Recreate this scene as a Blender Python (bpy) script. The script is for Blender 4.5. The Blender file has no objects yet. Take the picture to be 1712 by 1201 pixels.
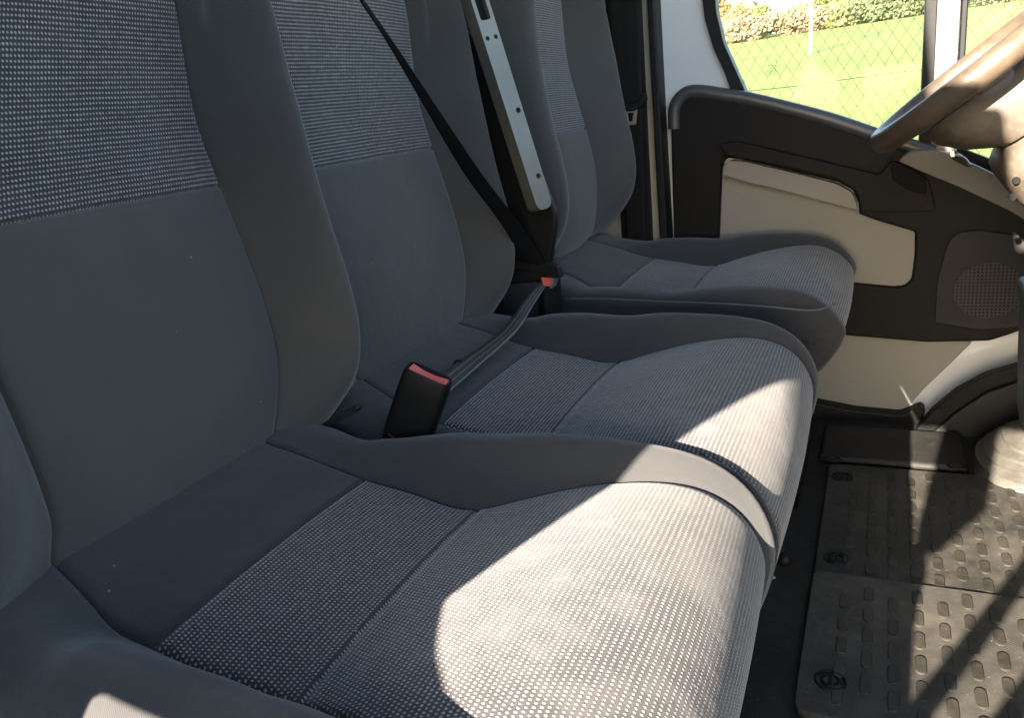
import bpy, bmesh, math, random
from math import sin, cos, pi, radians, sqrt, exp
from mathutils import Vector, Matrix
random.seed(7)
sc = bpy.context.scene
COL = sc.collection

# ------------------------------------------------------------------ camera
CAM = Vector((0, 0, 0.80))
cX = Vector((0.90286336, -0.02982852, -0.4288916))     # world X seen as (right, up, forward)
cY = Vector((0.41472045, 0.32340283, 0.85053956))
cZ = Vector((-0.11333442, 0.94579113, -0.30435907))
right = Vector((cX[0], cY[0], cZ[0])); up = Vector((cX[1], cY[1], cZ[1])); fwd = Vector((cX[2], cY[2], cZ[2]))
cd = bpy.data.cameras.new('camera'); cam = bpy.data.objects.new('camera', cd); COL.objects.link(cam)
M = Matrix((( right[0], up[0], -fwd[0], CAM[0]), (right[1], up[1], -fwd[1], CAM[1]), (right[2], up[2], -fwd[2], CAM[2]), (0, 0, 0, 1)))
cam.matrix_world = M
cd.sensor_width = 36; cd.lens = 36 * 1290 / 1712.; cd.clip_start = 0.02; cd.clip_end = 3000
sc.camera = cam

# ------------------------------------------------------------------ light
SUN = Vector((-0.45, -2.6, 1.0)).normalized()           # towards the sun
w = bpy.data.worlds.new('World'); sc.world = w; w.use_nodes = True
nt = w.node_tree; nt.nodes.clear()
sky = nt.nodes.new('ShaderNodeTexSky'); sky.sky_type = 'NISHITA'; sky.sun_disc = False
sky.sun_elevation = math.asin(SUN.z); sky.sun_rotation = math.atan2(SUN.x, SUN.y)
bg = nt.nodes.new('ShaderNodeBackground'); bg.inputs[1].default_value = 0.10
wo = nt.nodes.new('ShaderNodeOutputWorld')
nt.links.new(sky.outputs[0], bg.inputs[0]); nt.links.new(bg.outputs[0], wo.inputs[0])
sd = bpy.data.lights.new('sun', 'SUN'); sd.energy = 5.0; sd.angle = radians(0.5); sd.color = (1, 0.86, 0.71)
so = bpy.data.objects.new('sun', sd); COL.objects.link(so)
so.rotation_euler = (-SUN).to_track_quat('-Z', 'Y').to_euler(); so.location = (0, -3, 5)
sc.view_settings.view_transform = 'Standard'; sc.view_settings.look = 'None'
sc.view_settings.exposure = 3.0; sc.view_settings.gamma = 1
sc.view_settings.use_curve_mapping = False
sc.render.engine = 'CYCLES'
try: sc.cycles.max_bounces = 8; sc.cycles.diffuse_bounces = 5
except Exception: pass

# ------------------------------------------------------------------ pixel helper (photo pixel -> real place on a named plane)
def ray(px, py):
    d = Vector(((px - 856), -(py - 600.5), 1290.)).normalized()
    return right * d[0] + up * d[1] + fwd * d[2]
def on(px, py, ax, val):
    d = ray(px, py); t = (val - CAM[ax]) / d[ax]
    return CAM + d * t

# ------------------------------------------------------------------ node helpers
class NT:
    def __init__(s, name):
        s.m = bpy.data.materials.new(name); s.m.use_nodes = True
        s.t = s.m.node_tree; s.t.nodes.clear()
        s.out = s.t.nodes.new('ShaderNodeOutputMaterial')
    def n(s, typ, **kw):
        o = s.t.nodes.new(typ)
        for k, v in kw.items(): setattr(o, k, v)
        return o
    def l(s, a, b): s.t.links.new(a, b)
    def math(s, op, a, b=None, c=None, clamp=False):
        o = s.t.nodes.new('ShaderNodeMath'); o.operation = op; o.use_clamp = clamp
        for i, v in enumerate((a, b, c)):
            if v is None: continue
            if isinstance(v, (int, float)): o.inputs[i].default_value = v
            else: s.l(v, o.inputs[i])
        return o.outputs[0]
    def noise(s, vec, scale, detail=3, rough=.5):
        o = s.n('ShaderNodeTexNoise'); o.inputs['Scale'].default_value = scale
        o.inputs['Detail'].default_value = detail; o.inputs['Roughness'].default_value = rough
        if vec is not None: s.l(vec, o.inputs['Vector'])
        return o.outputs['Fac']
    def ramp(s, fac, stops):
        o = s.n('ShaderNodeValToRGB'); cr = o.color_ramp
        while len(cr.elements) < len(stops): cr.elements.new(0.5)
        for e, (p, c) in zip(cr.elements, stops):
            e.position = p; e.color = (*c, 1) if len(c) == 3 else c
        s.l(fac, o.inputs[0]); return o.outputs[0]
    def mix(s, fac, a, b):
        o = s.n('ShaderNodeMix', data_type='RGBA')
        for sock, v in ((o.inputs[0], fac), (o.inputs[6], a), (o.inputs[7], b)):
            if isinstance(v, (int, float)): sock.default_value = v
            elif isinstance(v, tuple): sock.default_value = (*v, 1)
            else: s.l(v, sock)
        return o.outputs[2]
    def bump(s, h, strength, dist, nrm=None):
        o = s.n('ShaderNodeBump'); o.inputs['Strength'].default_value = strength; o.inputs['Distance'].default_value = dist
        s.l(h, o.inputs['Height'])
        if nrm is not None: s.l(nrm, o.inputs['Normal'])
        return o.outputs[0]
    def principled(s, color, rough, normal=None, **kw):
        p = s.n('ShaderNodeBsdfPrincipled')
        for sock, v in (('Base Color', color), ('Roughness', rough)):
            if isinstance(v, (int, float)): p.inputs[sock].default_value = v
            elif isinstance(v, tuple): p.inputs[sock].default_value = (*v, 1)
            else: s.l(v, p.inputs[sock])
        for k, v in kw.items(): p.inputs[k.replace('_', ' ')].default_value = v
        if normal is not None: s.l(normal, p.inputs['Normal'])
        s.l(p.outputs[0], s.out.inputs['Surface']); return p
    def obj(s):
        return s.n('ShaderNodeTexCoord').outputs['Object']
    def uv(s):
        return s.n('ShaderNodeTexCoord').outputs['UV']

def plastic(name, col, rough=.55, grain=900, bump=.15, spec=.4, dust=0.0, coat=0.0, metallic=0.0, mott=.5, dustcol=(.35, .3, .24)):
    a = NT(name); v = a.obj()
    g = a.noise(v, grain, 2); big = a.noise(v, 9, 4, .6); mid = a.noise(v, 60, 4, .6)
    f = a.math('MULTIPLY_ADD', big, mott, 1 - mott / 2)
    c = a.mix(1.0, col, col)
    c2 = a.n('ShaderNodeVectorMath', operation='SCALE'); a.l(c, c2.inputs[0]); a.l(f, c2.inputs[3])
    c = c2.outputs[0]
    if dust > 0:
        d = a.math('MULTIPLY', a.math('SUBTRACT', a.math('MULTIPLY', a.math('ADD', big, mid), .5), .38, clamp=True), dust * 5, clamp=True)
        c = a.mix(d, c, dustcol)
    r = a.math('MULTIPLY_ADD', mid, .5 * min(mott, .5), rough - .25 * min(mott, .5))
    n = a.bump(g, bump, .0006)
    a.principled(c, r, n, Specular_IOR_Level=spec, Coat_Weight=coat, Metallic=metallic)
    return a.m

def fabric(name, patterned, tone=(.074, .070, .065), worn=False):
    a = NT(name)
    uv = a.uv(); sep = a.n('ShaderNodeSeparateXYZ'); a.l(uv, sep.inputs[0])
    u, v = sep.outputs[0], sep.outputs[1]
    big = a.noise(a.obj(), 7, 4, .6)
    mid = a.noise(a.obj(), 150, 5, .7)
    # stray lint: sparse tiny pale specks
    vo = a.n('ShaderNodeTexVoronoi'); vo.inputs['Scale'].default_value = 62; vo.inputs['Randomness'].default_value = 1
    a.l(a.obj(), vo.inputs['Vector'])
    vsz = a.n('ShaderNodeSeparateColor'); a.l(vo.outputs['Color'], vsz.inputs[0])
    rad = a.math('MULTIPLY', a.math('MULTIPLY', a.math('SUBTRACT', vsz.outputs[0], .72, clamp=True), 4.0), .060)
    lint = a.math('LESS_THAN', vo.outputs['Distance'], rad)
    lint = a.math('MULTIPLY', lint, .55)
    if patterned:
        rv = a.math('DIVIDE', v, .0048)
        wob = a.math('MULTIPLY', a.math('SUBTRACT', a.noise(a.obj(), 18, 2), .5), .35)
        rv = a.math('ADD', rv, wob)
        row = a.math('FLOOR', rv); par = a.math('MULTIPLY', a.math('FLOORED_MODULO', row, 2), .5)
        fu = a.math('SUBTRACT', a.math('FRACT', a.math('ADD', a.math('DIVIDE', u, .0036), par)), .5)
        fv = a.math('SUBTRACT', a.math('FRACT', rv), .5)
        fuzz = a.math('MULTIPLY', a.math('SUBTRACT', mid, .5), .5)
        d = a.math('SQRT', a.math('ADD', a.math('POWER', a.math('MULTIPLY', fu, 1.0), 2), a.math('POWER', a.math('MULTIPLY', fv, 1.15), 2)))
        d = a.math('ADD', d, fuzz)
        dot = a.math('SUBTRACT', 1, a.math('SMOOTH_MIN', a.math('DIVIDE', a.math('SUBTRACT', d, .21, clamp=True), .12), 1, .05), clamp=True)
        base = a.ramp(big, [(.3, (.042, .040, .044)), (.7, (.055, .052, .056))])
        wv = a.mix(a.math('MULTIPLY', mid, .5), (.30, .285, .265), (.50, .47, .43))
        c = a.mix(dot, base, wv)
        wear = a.noise(a.obj(), 420, 4, .75); pile = a.math('MULTIPLY_ADD', wear, 1.1, .45)
        c0 = a.n('ShaderNodeVectorMath', operation='SCALE'); a.l(c, c0.inputs[0]); a.l(pile, c0.inputs[3]); c = c0.outputs[0]
        patch = a.math('MULTIPLY', a.math('SUBTRACT', a.noise(a.obj(), 14, 5, .7), .47, clamp=True), 3.0, clamp=True)
        c = a.mix(a.math('MULTIPLY', patch, a.math('MULTIPLY', a.math('MULTIPLY', a.math('SUBTRACT', v, .36), 9.0, clamp=True), .75) if worn else .12), c, (.20, .186, .176))
        h = a.math('ADD', dot, a.math('MULTIPLY', mid, .8))
        n0 = a.bump(a.noise(a.obj(), 16, 3, .55), .35, .006)
        n = a.bump(h, .55, .0009, n0)
        c = a.mix(lint, c, (.6, .58, .55))
        a.principled(c, .95, n, Specular_IOR_Level=.1, Sheen_Weight=.30, Sheen_Roughness=.5)
    else:
        t1 = a.math('SINE', a.math('ADD', a.math('MULTIPLY', u, 2 * pi / .0016), a.math('MULTIPLY', v, 2 * pi / .0022)))
        base = a.ramp(big, [(.3, tuple(k * .85 for k in tone)), (.7, tuple(k * 1.08 for k in tone))])
        c = a.mix(a.math('MULTIPLY_ADD', t1, .25, .25), base, tuple(k * 1.35 for k in tone))
        c = a.mix(lint, c, (.5, .48, .45))
        h = a.math('ADD', a.math('MULTIPLY', t1, .35), mid)
        n0 = a.bump(a.noise(a.obj(), 13, 4, .55), .40, .007)
        n = a.bump(h, .35, .0006, n0)
        a.principled(c, .92, n, Specular_IOR_Level=.12, Sheen_Weight=.28, Sheen_Roughness=.5)
    return a.m

MAT = {}
MAT['plain'] = fabric('plain_cloth', False)
MAT['worn'] = fabric('worn_dotted_cloth', True, worn=True)
MAT['plain_shaded'] = fabric('plain_cloth_shaded', False, (.043, .043, .045))  # plain cloth darkened for the cushions; roof shade put into the colour
MAT['pattern'] = fabric('dotted_cloth', True)
MAT['black'] = plastic('black_plastic', (.0045, .0045, .005), .55, spec=.28, dust=.0)
MAT['trim'] = plastic('charcoal_trim', (.018, .0175, .017), .6, 500, .3, .3, dust=.0)
MAT['blacktrim'] = plastic('black_door_trim', (.005, .005, .0055), .6, 500, .3, .22, dust=.0)
MAT['ledge'] = plastic('satin_lit_ledge_trim', (.055, .057, .055), .38, 500, .2, .6, mott=.1)  # colour lightened to stand in for window light reflected along the ledge
MAT['greytrim'] = plastic('grey_trim', (.085, .092, .10), .42, 500, .25, dust=.05)
MAT['beige'] = plastic('beige_trim', (.26, .243, .215), .6, 700, .2, mott=.12)
MAT['cream'] = plastic('cream_trim', (.36, .34, .28), .5, 500, .2, mott=.1)
MAT['white'] = plastic('white_paint', (.62, .64, .66), .25, 40, .02, .5, coat=.5, mott=.06)
MAT['bar'] = plastic('grey_steel', (.21, .20, .165), .42, 300, .1, dust=.1, metallic=.35)
MAT['wheel'] = plastic('worn_wheel_plastic', (.060, .046, .034), .42, 500, .5, dust=.35, dustcol=(.16, .12, .08))
MAT['shroud'] = plastic('dusty_brown_plastic', (.055, .046, .036), .5, 600, .3, dust=.35, dustcol=(.17, .14, .10))
MAT['red'] = plastic('red_plastic', (.75, .13, .11), .4, 100, .02)
MAT['chrome'] = plastic('dull_steel', (.55, .55, .53), .3, 60, .05, metallic=.9)
MAT['boot'] = plastic('grey_rubber_boot', (.07, .068, .06), .55, 300, .3, dust=.25, dustcol=(.2, .18, .14))
MAT['trunk'] = plastic('bark', (.16, .12, .09), .9, 20, .6)
MAT['pole'] = plastic('weathered_wood', (.24, .20, .14), .85, 60, .4)
MAT['wire'] = plastic('galvanised_wire', (.17, .18, .10), .6, 60, .1)
MAT['dark'] = plastic('dark_hole', (.004, .004, .004), .9, 50, .01)
MAT['stone'] = plastic('pale_wall', (.6, .58, .55), .8, 30, .1)

def mat_webbing(name, c1, c2):
    a = NT(name); sep = a.n('ShaderNodeSeparateXYZ'); a.l(a.uv(), sep.inputs[0])
    s1 = a.math('SINE', a.math('MULTIPLY', sep.outputs[0], 2 * pi * 18))
    s2 = a.math('SINE', a.math('MULTIPLY', sep.outputs[1], 2 * pi / .002))
    # paler stripes along the length
    st = a.math('GREATER_THAN', a.math('ABSOLUTE', a.math('SUBTRACT', a.math('FRACT', a.math('MULTIPLY', sep.outputs[0], 3.0)), .5)), .36)
    c = a.mix(st, c1, c2)
    n = a.bump(a.math('ADD', s1, s2), .4, .0005)
    a.principled(c, .75, n, Specular_IOR_Level=.18)
    return a.m
MAT['web'] = mat_webbing('black_webbing', (.004, .004, .0045), (.005, .005, .0055))
MAT['lap'] = mat_webbing('grey_green_webbing', (.07, .075, .065), (.17, .18, .16))

def mat_rubber(name, col, dusty):
    a = NT(name); v = a.obj(); sep = a.n('ShaderNodeSeparateXYZ'); a.l(v, sep.inputs[0])
    rib = a.math('MULTIPLY', a.math('SINE', a.math('MULTIPLY', sep.outputs[0], 2 * pi / .0045)), a.math('SINE', a.math('MULTIPLY', sep.outputs[1], 2 * pi / .0045)))
    big = a.noise(v, 6, 5, .65); mid = a.noise(v, 45, 5, .7); fine = a.noise(v, 700, 3)
    d = a.math('MULTIPLY', a.math('SUBTRACT', a.math('ADD', a.math('MULTIPLY', big, .6), a.math('MULTIPLY', mid, .4)), .42, clamp=True), dusty, clamp=True)
    c = a.mix(d, col, (.27, .25, .205))
    vo = a.n('ShaderNodeTexVoronoi'); vo.inputs['Scale'].default_value = 70; a.l(v, vo.inputs['Vector'])
    sp = a.math('MULTIPLY', a.math('LESS_THAN', vo.outputs['Distance'], .07), .5)
    c = a.mix(sp, c, (.3, .27, .22))
    n = a.bump(a.math('ADD', a.math('MULTIPLY', rib, .5), fine), .5, .0008)
    a.principled(c, .62, n, Specular_IOR_Level=.35)
    return a.m
MAT['mat'] = mat_rubber('black_mat_rubber', (.028, .027, .024), 1.0)
MAT['matnear'] = mat_rubber('lit_mat_rubber', (.042, .040, .036), 1.1)  # lighter copy of the mat rubber; brighter light painted into its colour
MAT['oval'] = plastic('smooth_worn_rubber', (.022, .021, .018), .5, 300, .2, .4, dust=.10, dustcol=(.25, .21, .15))
MAT['floor'] = mat_rubber('floor_rubber', (.014, .014, .0135), .35)

def mat_perforated():
    a = NT('perforated_grille'); v = a.obj(); sep = a.n('ShaderNodeSeparateXYZ'); a.l(v, sep.inputs[0])
    p = .0075
    fx = a.math('SUBTRACT', a.math('FRACT', a.math('DIVIDE', sep.outputs[0], p)), .5)
    fz = a.math('SUBTRACT', a.math('FRACT', a.math('DIVIDE', sep.outputs[2], p)), .5)
    d = a.math('SQRT', a.math('ADD', a.math('POWER', fx, 2), a.math('POWER', fz, 2)))
    h = a.math('LESS_THAN', d, .30)
    c = a.mix(h, (.040, .038, .034), (.004, .004, .004))
    n = a.bump(a.math('SUBTRACT', 1, h), .6, .002)
    a.principled(c, .6, n, Specular_IOR_Level=.3)
    return a.m
MAT['perf'] = mat_perforated()

def mat_glass():
    a = NT('window_glass')
    tr = a.n('ShaderNodeBsdfTransparent'); tr.inputs[0].default_value = (.93, .96, .93, 1)
    gl = a.n('ShaderNodeBsdfGlossy'); gl.inputs['Roughness'].default_value = .03
    df = a.n('ShaderNodeBsdfDiffuse'); df.inputs[0].default_value = (.8, .78, .66, 1)
    fr = a.n('ShaderNodeFresnel'); fr.inputs[0].default_value = 1.5
    m1 = a.n('ShaderNodeMixShader'); a.l(a.math('MULTIPLY', fr.outputs[0], .35), m1.inputs[0]); a.l(tr.outputs[0], m1.inputs[1]); a.l(gl.outputs[0], m1.inputs[2])
    dirt = a.math('MULTIPLY_ADD', a.noise(a.obj(), 5, 5, .6), .022, .0)
    m2 = a.n('ShaderNodeMixShader'); a.l(dirt, m2.inputs[0]); a.l(m1.outputs[0], m2.inputs[1]); a.l(df.outputs[0], m2.inputs[2])
    a.l(m2.outputs[0], a.out.inputs['Surface'])
    return a.m
MAT['glass'] = mat_glass()

def mat_grass():
    a = NT('field_grass'); v = a.obj()
    n1 = a.noise(v, .25, 5, .6); n2 = a.noise(v, 9, 5, .7)
    c = a.ramp(a.math('MULTIPLY_ADD', n2, .5, a.math('MULTIPLY', n1, .5)), [(.3, (.12, .165, .05)), (.5, (.16, .20, .065)), (.75, (.22, .25, .095))])
    n = a.bump(n2, .6, .05)
    a.principled(c, .9, n, Specular_IOR_Level=.1)
    return a.m
MAT['grass'] = mat_grass()
def mat_leaf(name, cs):
    a = NT(name); n1 = a.noise(a.obj(), .9, 4, .6)
    c = a.ramp(n1, [(.3, cs[0]), (.5, cs[1]), (.7, cs[2])])
    a.principled(c, .7, None, Specular_IOR_Level=.2)
    return a.m
LEAF = [mat_leaf('orange_foliage', ((.22, .13, .06), (.30, .20, .10), (.38, .27, .14))),
        mat_leaf('yellow_green_foliage', ((.11, .125, .055), (.20, .20, .08), (.30, .28, .12))),
        mat_leaf('russet_foliage', ((.19, .14, .09), (.25, .19, .125), (.31, .245, .17))),
        mat_leaf('dark_green_foliage', ((.07, .095, .055), (.11, .135, .07), (.17, .19, .09)))]

# ------------------------------------------------------------------ mesh helpers
def link(o, parent=None):
    COL.objects.link(o)
    if parent is not None: o.parent = parent
    return o
def thing(name, label, cat, loc=(0, 0, 0), group=None):
    o = bpy.data.objects.new(name, None); COL.objects.link(o); o.location = loc; o.empty_display_size = .05
    o['label'] = label; o['category'] = cat
    if group: o['group'] = group
    return o
def tag(o, label, cat, group=None):
    o['label'] = label; o['category'] = cat
    if group: o['group'] = group
    return o
def mk(name, verts, faces, mat, parent=None, uvs=None, smooth=True, label=None):
    me = bpy.data.meshes.new(name)
    off = parent_off(parent)
    me.from_pydata([tuple(Vector(v) - off) for v in verts], [], faces); me.update()
    if smooth:
        for p in me.polygons: p.use_smooth = True
    if uvs is not None:
        l = me.uv_layers.new(name='UVMap')
        for p in me.polygons:
            for li in p.loop_indices: l.data[li].uv = uvs[me.loops[li].vertex_index]
    me.materials.append(mat)
    o = bpy.data.objects.new(name, me); link(o, parent)
    if label: o['label'] = label
    return o
def parent_off(p):
    off = Vector((0, 0, 0))
    while p is not None:
        off += Vector(p.location); p = p.parent
    return off
def bev(o, w=.004, seg=3, ang=35):
    m = o.modifiers.new('bevel', 'BEVEL'); m.width = w; m.segments = seg; m.limit_method = 'ANGLE'; m.angle_limit = radians(ang)
    m.harden_normals = False
    return o
def auto_smooth(o, ang=40):
    me = o.data
    try: me.set_sharp_from_angle(angle=radians(ang))
    except Exception: pass
    return o
def bm_obj(name, bm, mat, parent=None, smooth=True, sharp=40, label=None):
    off = parent_off(parent)
    for v in bm.verts: v.co = v.co - off
    me = bpy.data.meshes.new(name); bmesh.ops.recalc_face_normals(bm, faces=bm.faces); bm.to_mesh(me); bm.free()
    for p in me.polygons: p.use_smooth = smooth
    me.materials.append(mat); o = bpy.data.objects.new(name, me); link(o, parent)
    if smooth: auto_smooth(o, sharp)
    if label: o['label'] = label
    return o
def add_box(bm, lo, hi, rot=None, piv=None):
    vs = []
    for x in (lo[0], hi[0]):
        for y in (lo[1], hi[1]):
            for z in (lo[2], hi[2]):
                p = Vector((x, y, z))
                if rot is not None: p = rot @ (p - piv) + piv
                vs.append(bm.verts.new(p))
    for f in ((0, 1, 3, 2), (4, 6, 7, 5), (0, 4, 5, 1), (2, 3, 7, 6), (0, 2, 6, 4), (1, 5, 7, 3)):
        bm.faces.new([vs[i] for i in f])
def box(name, lo, hi, mat, parent=None, bw=.004, label=None):
    bm = bmesh.new(); add_box(bm, lo, hi); o = bm_obj(name, bm, mat, parent, label=label)
    if bw: bev(o, bw)
    return o
def add_tube(bm, pts, r, seg=12, closed=False, cap=True):
    pts = [Vector(p) for p in pts]; n = len(pts); rings = []
    rr = r if hasattr(r, '__len__') else [r] * n
    prevn = None
    for i, p in enumerate(pts):
        if closed: t = (pts[(i + 1) % n] - pts[i - 1]).normalized()
        else: t = (pts[min(i + 1, n - 1)] - pts[max(i - 1, 0)]).normalized()
        if prevn is None:
            a = Vector((0, 0, 1)) if abs(t.z) < .9 else Vector((1, 0, 0))
            nn = t.cross(a).normalized()
        else: nn = (prevn - t * prevn.dot(t)).normalized()
        prevn = nn; b = t.cross(nn)
        rings.append([bm.verts.new(p + (nn * cos(2 * pi * k / seg) + b * sin(2 * pi * k / seg)) * rr[i]) for k in range(seg)])
    m = n if closed else n - 1
    for i in range(m):
        A = rings[i]; B = rings[(i + 1) % n]
        for k in range(seg): bm.faces.new((A[k], A[(k + 1) % seg], B[(k + 1) % seg], B[k]))
    if cap and not closed: bm.faces.new(rings[0][::-1]); bm.faces.new(rings[-1])
def tube(name, pts, r, mat, parent=None, seg=12, closed=False, label=None):
    bm = bmesh.new(); add_tube(bm, pts, r, seg, closed); return bm_obj(name, bm, mat, parent, label=label)
def catmull(pts, n=6, closed=False):
    P = [Vector(p) for p in pts]; out = []; m = len(P)
    for i in range(m if closed else m - 1):
        p0 = P[(i - 1) % m] if closed or i > 0 else P[0]; p1 = P[i]; p2 = P[(i + 1) % m]
        p3 = P[(i + 2) % m] if closed or i + 2 < m else P[-1]
        for k in range(n):
            t = k / n
            out.append(.5 * ((2 * p1) + (-p0 + p2) * t + (2 * p0 - 5 * p1 + 4 * p2 - p3) * t * t + (-p0 + 3 * p1 - 3 * p2 + p3) * t ** 3))
    if not closed: out.append(P[-1])
    return out
def round_poly(pts, r=.02, n=5):
    # 2D polygon with rounded corners; pts may carry their own radius as third value
    out = []; m = len(pts)
    for i in range(m):
        p = Vector(pts[i][:2]); a = Vector(pts[i - 1][:2]); b = Vector(pts[(i + 1) % m][:2])
        rr = pts[i][2] if len(pts[i]) > 2 else r
        da = (a - p); db = (b - p)
        k = min(rr, da.length * .48, db.length * .48)
        A = p + da.normalized() * k; B = p + db.normalized() * k
        for j in range(n + 1):
            t = j / n; out.append((1 - t) ** 2 * A + 2 * t * (1 - t) * p + t * t * B)
    return out
def slab(name, poly, y0, y1, mat, parent=None, bw=.004, holes=(), label=None, yfun=None, seg=3):
    # polygon in the x-z plane, thickness from y0 (near) to y1 (far); holes through it
    bm = bmesh.new()
    def loop(pp, y):
        vs = [bm.verts.new((p[0], y, p[1])) for p in pp]
        return vs, [bm.edges.new((vs[i], vs[(i + 1) % len(vs)])) for i in range(len(vs))]
    v0, e0 = loop(poly, y0); es = list(e0)
    for h in holes: es += loop(h, y0)[1]
    bmesh.ops.triangle_fill(bm, use_beauty=True, use_dissolve=False, edges=es)
    r = bmesh.ops.extrude_face_region(bm, geom=list(bm.faces))
    for v in [g for g in r['geom'] if isinstance(g, bmesh.types.BMVert)]: v.co.y = y1
    bmesh.ops.dissolve_limit(bm, angle_limit=radians(1), verts=bm.verts, edges=bm.edges)
    if yfun:
        for v in bm.verts: v.co.y += yfun(v.co.x, v.co.z)
    o = bm_obj(name, bm, mat, parent, label=label)
    if bw: bev(o, bw, seg)
    return o
def interp(x, tab):
    # smooth monotone-ish interpolation through a table [(x, y), ...]
    if x <= tab[0][0]: return tab[0][1]
    if x >= tab[-1][0]: return tab[-1][1]
    for i in range(len(tab) - 1):
        if tab[i][0] <= x <= tab[i + 1][0]:
            x1, y1 = tab[i]; x2, y2 = tab[i + 1]
            x0, y0 = tab[i - 1] if i > 0 else (2 * x1 - x2, y1)
            x3, y3 = tab[i + 2] if i + 2 < len(tab) else (2 * x2 - x1, y2)
            h = x2 - x1; t = (x - x1) / h
            m1 = (y2 - y0) / (x2 - x0); m2 = (y3 - y1) / (x3 - x1)
            return (2 * t ** 3 - 3 * t * t + 1) * y1 + (t ** 3 - 2 * t * t + t) * h * m1 + (-2 * t ** 3 + 3 * t * t) * y2 + (t ** 3 - t * t) * h * m2

# ------------------------------------------------------------------ upholstered pads
def pad(name, parent, yc, prof, seams, side, wtab, htab, btab, ptab, flip=1, matplain='plain', matpanel='pattern', panel='dotted_panel', dent=None, puff=.0, qc=.62, rad_=.028, nw=1.0, nb=1.0, nh=0.0):
    """prof: centre-line [(x,z)] in order along the pad; seams: row arc positions with a stitched groove;
    side(s): how deep the side wall goes; wtab: seam half width; htab: total half width; btab: bolster height;
    ptab: (s0,s1) range of the patterned panel."""
    P = catmull([(p[0], 0, p[1]) for p in prof], 10)
    arc = [0]
    for i in range(1, len(P)): arc.append(arc[-1] + (P[i] - P[i - 1]).length)
    L = arc[-1]
    def at(s):
        s = max(0, min(L, s))
        for i in range(1, len(P)):
            if arc[i] >= s:
                t = (s - arc[i - 1]) / max(1e-9, arc[i] - arc[i - 1]); return P[i - 1].lerp(P[i], t)
        return P[-1]
    rows = [i * L / 84 for i in range(85)]
    for s in list(seams) + [ptab[0], ptab[1]]:
        if s is None or s <= 0 or s >= L: continue
        rows = [r for r in rows if abs(r - s) > .0055]
        rows += [s - .0045, s - .0018, s, s + .0018, s + .0045]
    rows = sorted(rows)
    grooves = [s for s in list(seams) + [ptab[0], ptab[1]] if s is not None and 0 < s < L]
    NC = 14; NB = 12; NS = 7
    nwt = nw if isinstance(nw, list) else [(0, nw), (9, nw)]
    V = []; UV = []; nr = len(rows); cols = None
    for s in rows:
        p = at(s); t = (at(s + .012) - at(s - .012)).normalized(); n = Vector((-t.z, 0, t.x)) * flip
        hw = interp(s, htab); wv = min(interp(s, wtab), hw - .022); hb = interp(s, btab); sdp = interp(s, side)
        gr = 0
        for g in grooves:
            if abs(s - g) < .0008: gr = .0055
            elif abs(s - g) < .003: gr = max(gr, .0028)
        line = []   # (u, height)
        ctr = [wv * i / NC for i in range(NC)] + [wv - .0045, wv - .0018]
        for u in ctr:
            q = u / wv
            line.append((u, puff * (1 - q * q) - (gr if u < wv - .003 else gr + .0026), 'c'))
        line.append((wv, -.0062, 's'))
        r = .035
        bw_ = hw - wv
        bol = [.0018, .0045] + [max(.006, bw_ * i / NB) for i in range(1, NB + 1)]
        for i, b in enumerate(bol):
            q = min(1, b / bw_)
            h = hb * sin(min(1, q / qc) * pi / 2) ** 1.3
            # roll over towards the side
            if q > qc:
                e = (q - qc) / (1 - qc); h = hb - min(rad_, sdp * .5) * (1 - sqrt(max(0, 1 - (e * .985) ** 2)))
            line.append((wv + b, h - (.0028 if i == 0 else 0), 'b'))
        hl = line[-1][1]
        for i in range(1, NS + 1):
            q = i / NS
            line.append((hw + .004 * sin(q * pi), hl - q * sdp, 'w'))
        near = []; nw = interp(s, nwt)
        for u, h, k in line[::-1][:-1]:
            if k in 'cs': near.append((-u * nw, h, k))
            elif k == 'b':
                q = (u - wv) / bw_; u2 = wv * nw + max(.008, hw - nh - wv * nw) * q
                near.append((-u2, h * nb, k))
            else: near.append((-(u - nh), h - hl * (1 - nb), k))
        full = near + line
        cols = [k for _, _, k in full]
        acc = 0; pu = None
        for u, h, k in full:
            q = p + n * h
            y = yc + u
            if dent:
                q = q.copy()
                for (dx, dy, dz, sx, sy, amp) in dent:
                    g = exp(-((q.x - dx) / sx) ** 2 - ((y - dy) / sy) ** 2)
                    q -= n * amp * g
            V.append((q.x, y, q.z)); UV.append((u + (h if k == 'w' else 0), s))
    nc = len(cols)
    Fp, Fq = [], []
    for i in range(nr - 1):
        sm = .5 * (rows[i] + rows[i + 1])
        inpat = ptab[0] - 1e-6 <= sm <= ptab[1] + 1e-6
        for j in range(nc - 1):
            f = (i * nc + j, (i + 1) * nc + j, (i + 1) * nc + j + 1, i * nc + j + 1)
            if flip < 0: f = f[::-1]
            centre = cols[j] in 'cs' and cols[j + 1] in 'cs' and not (cols[j] == 's' and cols[j + 1] == 's')
            (Fq if (inpat and centre) else Fp).append(f)
    # close the back and bottom with a coarse shell
    def sub(F):
        used = sorted({v for f in F for v in f}); mp = {v: k for k, v in enumerate(used)}
        return [V[v] for v in used], [tuple(mp[v] for v in f) for f in F], [UV[v] for v in used]
    a = sub(Fp); body = mk(name, a[0], a[1], MAT[matplain], parent, a[2])
    b = sub(Fq); pn = mk(panel, b[0], b[1], MAT[matpanel], body, b[2])
    return body, at, L

def arclen(prof, target):
    P = catmull([(p[0], 0, p[1]) for p in prof], 10); s = 0; best = (9, 0)
    for i in range(1, len(P)):
        s += (P[i] - P[i - 1]).length
        d = (P[i] - Vector((target[0], 0, target[1]))).length
        if d < best[0]: best = (d, s)
    return best[1]

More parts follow.
